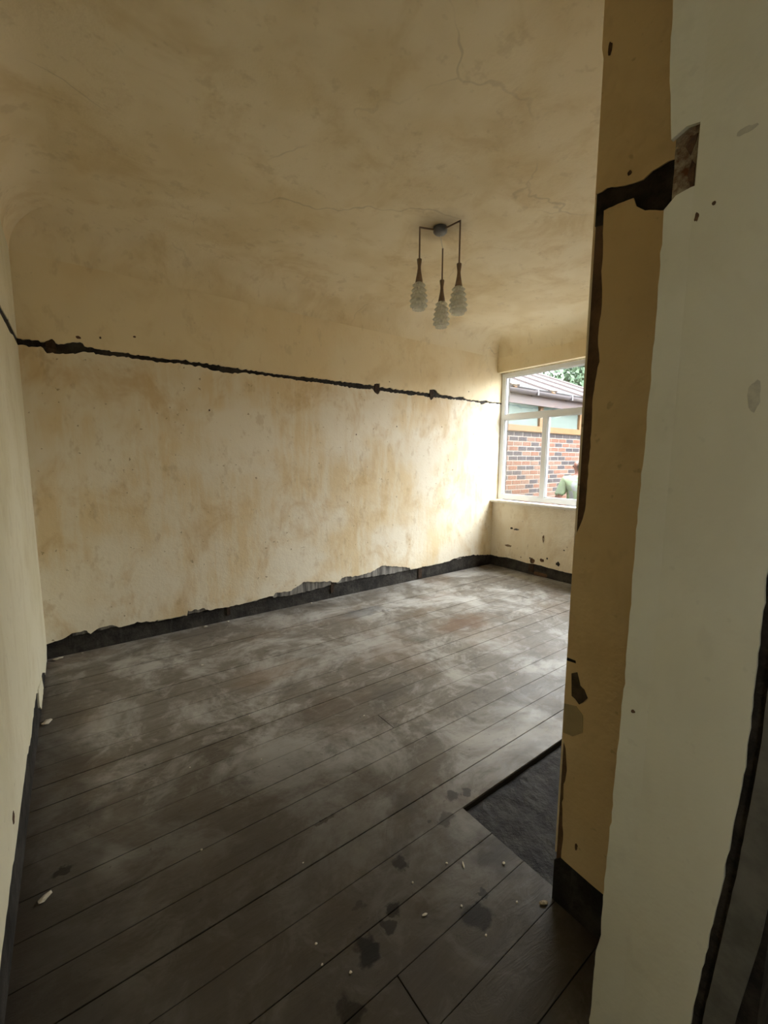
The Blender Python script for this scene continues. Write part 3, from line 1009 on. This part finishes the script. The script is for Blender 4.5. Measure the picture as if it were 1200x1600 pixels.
BZ = 1.93
bw = cbox('brick_wall', 'mortar', (5.2, 4.2045, -.2, 9.4, 4.31, BZ))
BL, BH, CO_L, CO_H = .211, .063, .226, .0755
bm = bmesh.new()
box(bm, 0, 0, 0, BL, .1, BH)
bmesh.ops.bevel(bm, geom=[e for e in bm.edges if all(v.co.y < .01 for v in e.verts)], offset=.004, segments=1, affect='EDGES')
bms = []
for k in ('brick_o', 'brick_p', 'brick_g'):
    me = bpy.data.meshes.new('brick')
    bm.to_mesh(me)
    me.materials.append(MAT[k])
    bms.append(me)
bm.free()
rbk = random.Random(5)
ncourse = int((BZ + .2) / CO_H)
low = [bmesh.new() for _ in range(3)]
built = 0
for c in range(ncourse):
    z = BZ - (c + 1) * CO_H + .004
    off = (c % 2) * CO_L / 2
    x = 5.2 + off
    while x + BL < 9.4:
        r = rbk.random()
        q = 2 if c == 0 and r < .55 else (0 if r < .36 else 1 if r < .60 else 2)
        yy = 4.2 + rbk.uniform(-.0015, .0015)
        if z > .88 and x < 8.9 and built < 300:
            inst('brick', bms[q], bw, (x - CO.x, yy - CO.y, z - CO.z))
            built += 1
        else:
            box(low[q], x - CO.x, yy - CO.y, z - CO.z, x + BL - CO.x, 4.29 - CO.y, z + BH - CO.z)
        x += CO_L
for q in range(3):
    o = obj('brick_courses', low[q], ('brick_o', 'brick_p', 'brick_g')[q], bw)
    o['kind'] = 'stuff'

cbox('sill_rail', 'orangewood', (5.2, 4.165, BZ, 9.4, 4.30, 2.025), bevel=.006)
cbox('head_rail', 'orangewood', (5.2, 4.20, 2.36, 9.4, 4.27, 2.44))
posts = [5.24, 6.33, 7.54, 8.5, 9.36]
for xq in posts:
    cbox('post', 'orangewood', (xq - .045, 4.19, 2.025, xq + .045, 4.28, 2.36), bevel=.004)
for a, b in zip(posts[:-1], posts[1:]):
    cbox('pane', 'frosted', (a + .045, 4.23, 2.025, b - .045, 4.242, 2.36))
cbox('fascia', 'fascia', (5.2, 4.10, 2.335, 9.5, 4.13, 2.575))
bm = bmesh.new()
gp = []
for k in range(9):
    a = math.pi * k / 8
    gp.append((4.045 - .06 * math.cos(a), 2.53 - .06 * math.sin(a)))
gp += [(4.045 + .054 * math.cos(math.pi * k / 8), 2.53 - .054 * math.sin(math.pi * k / 8)) for k in range(9)]
ra = [bm.verts.new((0, y - CO.y, z - CO.z)) for y, z in gp]
rb_ = [bm.verts.new((4.3, y - CO.y, z - CO.z)) for y, z in gp]
for k in range(len(gp)):
    bm.faces.new((ra[k], ra[(k + 1) % len(gp)], rb_[(k + 1) % len(gp)], rb_[k]))
gt = obj('gutter', bm, 'gutter', con)
for xq in (5.9, 6.86, 7.9, 8.8):
    cbox('gutter_bracket', 'gutter', (xq - .015, 3.978, 2.465, xq + .015, 4.112, 2.545))
SL = math.radians(22.7)
RL = 3.6


def roofpart(name, mat, x0, x1, lift, th, y0=0.0, L=RL):
    o = boxo(name, mat, con, x0 - CO.x, 0, 0, x1 - CO.x, L, th)
    o.location = (0, 4.07 + y0 * math.cos(SL) - CO.y, 2.545 + y0 * math.sin(SL) + lift - CO.z)
    o.rotation_euler = (SL, 0, 0)
    return o


raf = [5.42, 6.41, 7.40, 8.39, 9.38]
for xq in raf:
    roofpart('rafter', 'orangewood', xq - .035, xq + .035, -.07, .09)
    roofpart('glazing_bar', 'pinkbar', xq - .125, xq - .085, .030, .03)
    roofpart('glazing_bar', 'pinkbar', xq + .085, xq + .125, .030, .03)
    roofpart('glazing_cap', 'creamcap', xq - .083, xq + .083, .030, .022)
for a, b in zip(raf[:-1], raf[1:]):
    roofpart('roof_sheet', 'polycarb', a + .02, b - .02, .012, .016)
roofpart('roof_sheet', 'polycarb', 5.2, raf[0] - .02, .012, .016)
top_y, top_z = 4.07 + RL * math.cos(SL), 2.545 + RL * math.sin(SL)
cbox('ridge_cap', 'render', (5.2, top_y - .06, top_z - .02, 9.45, top_y + .12, top_z + .12))
cbox('rear_wall', 'render', (5.2, top_y, -.2, 9.4, top_y + .12, top_z))
cbox('gable_wall', 'render', (9.36, 4.32, -.2, 9.4, top_y, 2.4))

# neighbouring house
nh = tag(empty('neighbouring_house', (14, 11, -.2)), 'distant house with a red tiled roof behind the conservatory roof', 'house')
boxo('house_wall', 'render', nh, -3, -1.5, 0, 1.2, 3, 4.3)
bm = bmesh.new()
P = [(-3.2, -1.8, 4.2), (1.4, -1.8, 4.2), (1.4, 3.2, 4.2), (-3.2, 3.2, 4.2), (-3.2, .7, 6.2), (1.4, .7, 6.2)]
v = [bm.verts.new(p) for p in P]
for f in ((0, 1, 5, 4), (2, 3, 4, 5), (0, 4, 3), (1, 2, 5), (3, 2, 1, 0)):
    bm.faces.new([v[i] for i in f])
obj('roof', bm, 'rooftile', nh)
boxo('eaves_board', 'upvc', nh, -3.2, -1.86, 4.05, 1.4, -1.78, 4.24)
for xq in (-2, -.2):
    wo = boxo('window', 'upvc', nh, xq - .5, -1.55, 2.6, xq + .5, -1.45, 3.7)
    boxo('pane', 'gasket', wo, xq - .42, -1.565, 2.68, xq + .42, -1.552, 3.62)


def tree(name, loc, h, r, seed, label):
    t = tag(empty(name, loc), label, 'tree', 'trees behind the conservatory')
    rr = random.Random(seed)
    bm = bmesh.new()
    tube(bm, [(0, 0, 0), (.05, .03, h * .4), (.0, .08, h * .92)], [.20, .14, .03], 10)
    for k in range(14):
        z = h * rr.uniform(.3, .85)
        a = rr.uniform(0, 6.28)
        L = r * rr.uniform(.5, .9)
        tube(bm, [(0, .04, z), (L * .5 * math.cos(a), L * .5 * math.sin(a), z + .2), (L * math.cos(a), L * math.sin(a), z + .5)], [.05, .03, .012], 6)
    obj('trunk', bm, 'bark', t, True)
    bm = bmesh.new()
    for k in range(8000):
        d = Vector((rr.gauss(0, 1), rr.gauss(0, 1), rr.gauss(0, 1))).normalized() * rr.random() ** .45
        lump = .8 + .35 * mnoise.noise(d * 2.3 + Vector((seed, 0, 0)))
        p = Vector((d.x * r * lump, d.y * r * lump, h * .62 + d.z * h * .40 * lump))
        n = Vector((rr.gauss(0, 1), rr.gauss(0, 1), rr.gauss(0, 1))).normalized()
        a = n.orthogonal().normalized()
        b = n.cross(a)
        s = rr.uniform(.06, .13)
        bm.faces.new([bm.verts.new(p + q) for q in (-a * s, b * s * .45, a * s, -b * s * .45)])
    o = obj('foliage', bm, 'leaf', t)
    o['kind'] = 'stuff'
    return t


tree('leafy_tree', (13.6, 7.0, -.2), 6.8, 2.0, 1, 'dense green tree directly above the conservatory roof edge')
tree('leafy_tree', (17.2, 8.2, -.2), 7.6, 2.6, 2, 'taller green tree showing behind the nearer tree')

# ------------------------------------------------------------------ person in the yard
PF = Vector((.87, .50, 0)).normalized()       # facing away from the window
ang = math.atan2(PF.y, PF.x) - math.pi / 2    # local +Y is forward
per = tag(empty('person', (5.99, 3.30, -.2)), 'person in a pale green shirt standing with back turned outside the window', 'person')
per.rotation_euler = (0, 0, ang)
joints = {
    'pelvis': (0, 0, .93, .135), 'waist': (0, .0, 1.06, .125), 'chest': (0, .0, 1.26, .145), 'upper': (0, -.01, 1.38, .125), 'neck': (0, .0, 1.46, .062), 'skull0': (0, .02, 1.54, .072),
    'skull': (0, .015, 1.62, .098), 'crown': (0, .01, 1.675, .080),
    'hipL': (-.09, 0, .88, .095), 'kneeL': (-.11, .03, .48, .065), 'ankL': (-.12, -.01, .09, .045), 'toeL': (-.13, .14, .04, .035),
    'hipR': (.09, 0, .88, .095), 'kneeR': (.11, .02, .48, .065), 'ankR': (.12, -.02, .09, .045), 'toeR': (.14, .13, .04, .035),
    'shL': (-.175, -.01, 1.385, .072), 'elL': (-.285, -.03, 1.115, .050), 'wrL': (-.235, .17, .98, .032), 'paL': (-.215, .24, .955, .034),
    'shR': (.175, -.01, 1.385, .072), 'elR': (.27, -.02, 1.115, .050), 'wrR': (.22, .17, .99, .032), 'paR': (.20, .24, .965, .034)}
bones = [('pelvis', 'waist'), ('waist', 'chest'), ('chest', 'upper'), ('upper', 'neck'), ('neck', 'skull0'), ('skull0', 'skull'), ('skull', 'crown'),
         ('pelvis', 'hipL'), ('hipL', 'kneeL'), ('kneeL', 'ankL'), ('ankL', 'toeL'), ('pelvis', 'hipR'), ('hipR', 'kneeR'), ('kneeR', 'ankR'), ('ankR', 'toeR'),
         ('upper', 'shL'), ('shL', 'elL'), ('elL', 'wrL'), ('wrL', 'paL'), ('upper', 'shR'), ('shR', 'elR'), ('elR', 'wrR'), ('wrR', 'paR')]
for sd, sx in (('L', -1), ('R', 1)):
    bx, by, bz, _ = joints['pa' + sd]
    for k in range(4):
        f0 = (bx + sx * (.026 - .017 * k) * 1.0, by + .035, bz + .012 - .004 * k, .010)
        ln = (.035, .04, .037, .028)[k]
        joints[f'f{sd}{k}a'] = f0
        joints[f'f{sd}{k}b'] = (f0[0], f0[1] + ln, f0[2] - .012, .009)
        joints[f'f{sd}{k}c'] = (f0[0], f0[1] + ln + .018, f0[2] - .04, .008)
        bones += [('pa' + sd, f'f{sd}{k}a'), (f'f{sd}{k}a', f'f{sd}{k}b'), (f'f{sd}{k}b', f'f{sd}{k}c')]
    joints[f't{sd}a'] = (bx - sx * .035, by + .01, bz + .005, .011)
    joints[f't{sd}b'] = (bx - sx * .048, by + .045, bz - .008, .009)
    bones += [('pa' + sd, f't{sd}a'), (f't{sd}a', f't{sd}b')]
keys = list(joints)
me = bpy.data.meshes.new('body')
me.from_pydata([joints[k][:3] for k in keys], [(keys.index(a), keys.index(b)) for a, b in bones], [])
bo = bpy.data.objects.new('body', me)
C.objects.link(bo)
sk = bo.modifiers.new('skin', 'SKIN')
for i, k in enumerate(keys):
    r = joints[k][3]
    sv = me.skin_vertices[0].data[i]
    sv.radius = (r, r)
    sv.use_root = (k == 'pelvis')
    if k in ('chest', 'upper', 'waist', 'pelvis'):
        sv.radius = (r * 1.12, r * .86)
ss = bo.modifiers.new('sub', 'SUBSURF')
ss.levels = ss.render_levels = 2
dg = bpy.context.evaluated_depsgraph_get()
em = bpy.data.meshes.new_from_object(bo.evaluated_get(dg))
bpy.data.objects.remove(bo)
bm = bmesh.new()
bm.from_mesh(em)
# face: nose and ears pulled from the head, which is turned about 65 degrees to the left
HT = math.radians(65)


def head_local(c):
    x, y = c.x, c.y - .015
    return Vector((x * math.cos(HT) + y * math.sin(HT), -x * math.sin(HT) + y * math.cos(HT), c.z))


def head_world(p):
    return Vector((p[0] * math.cos(HT) - p[1] * math.sin(HT), p[0] * math.sin(HT) + p[1] * math.cos(HT) + .015, p[2]))


for v in bm.verts:
    if v.co.z > 1.5:
        c = head_local(v.co)
        if abs(c.x) < .028 and c.y > .05 and abs(c.z - 1.585) < .035:
            c.y += .024 * (1 - abs(c.z - 1.585) / .035)
        if abs(abs(c.x) - .085) < .03 and abs(c.y) < .028 and abs(c.z - 1.60) < .035:
            c.x *= 1.14
        v.co = head_world(c)
bm.faces.ensure_lookup_table()
shirt_f, hair_f = [], []
bm.normal_update()


def arm_u(c):
    return abs(c.x) > .16 and c.z > 1.19


for f in bm.faces:
    c = f.calc_center_median()
    if c.z > 1.475:
        hl = head_local(c)
        if (hl.y < -.01 and c.z > 1.55) or (c.z > 1.668 and hl.y < .05):
            hair_f.append(f)
        f.material_index = 0
    elif (c.z > .88 and abs(c.x) < .20 and c.z < 1.455 and c.y < .18) or arm_u(c):
        shirt_f.append(f)
        f.material_index = 0
    elif c.z < .10:
        f.material_index = 2
    elif c.z < .95 and abs(c.x) < .2 and c.y < .17:
        f.material_index = 1
    f.smooth = True


def shell(faces, off):
    nb = bmesh.new()
    mp = {}
    out = []
    for f in faces:
        vs_ = []
        for v in f.verts:
            if v.index not in mp:
                mp[v.index] = nb.verts.new(v.co + v.normal * off)
            vs_.append(mp[v.index])
        nb.faces.new(vs_)
    return nb


bm.verts.index_update()
sh = shell(shirt_f, .016)
hb = shell(hair_f, .008)
bo = obj('body', bm, 'skin', per, True)
bo.data.materials.append(MAT['trouser'])
bo.data.materials.append(MAT['boot'])
so = obj('shirt', sh, 'shirt', per, True)
so.data.materials.append(MAT['vestband'])
for f in so.data.polygons:
    c = f.center
    if (.05 < abs(c.x) < .11 and c.z > 1.0 and abs(c.x) < .15) or (1.0 < c.z < 1.06 and abs(c.x) < .2):
        f.material_index = 1
md = so.modifiers.new('solid', 'SOLIDIFY')
md.thickness = .004
ha = obj('hair', hb, 'hair', per, True)
md = ha.modifiers.new('solid', 'SOLIDIFY')
md.thickness = .006
for sx in (-1, 1):
    bm = bmesh.new()
    bmesh.ops.create_uvsphere(bm, u_segments=10, v_segments=8, radius=.012)
    e = obj('eye', bm, 'gasket', per, True)
    e.location = head_world((sx * .033, .083, 1.605))
bm = bmesh.new()
box(bm, -.022, .066, 1.545, .022, .082, 1.551)
mo = obj('mouth', bm, 'holebrown', per)
mo.location = (0, .015, 0)
mo.rotation_euler = (0, 0, HT)
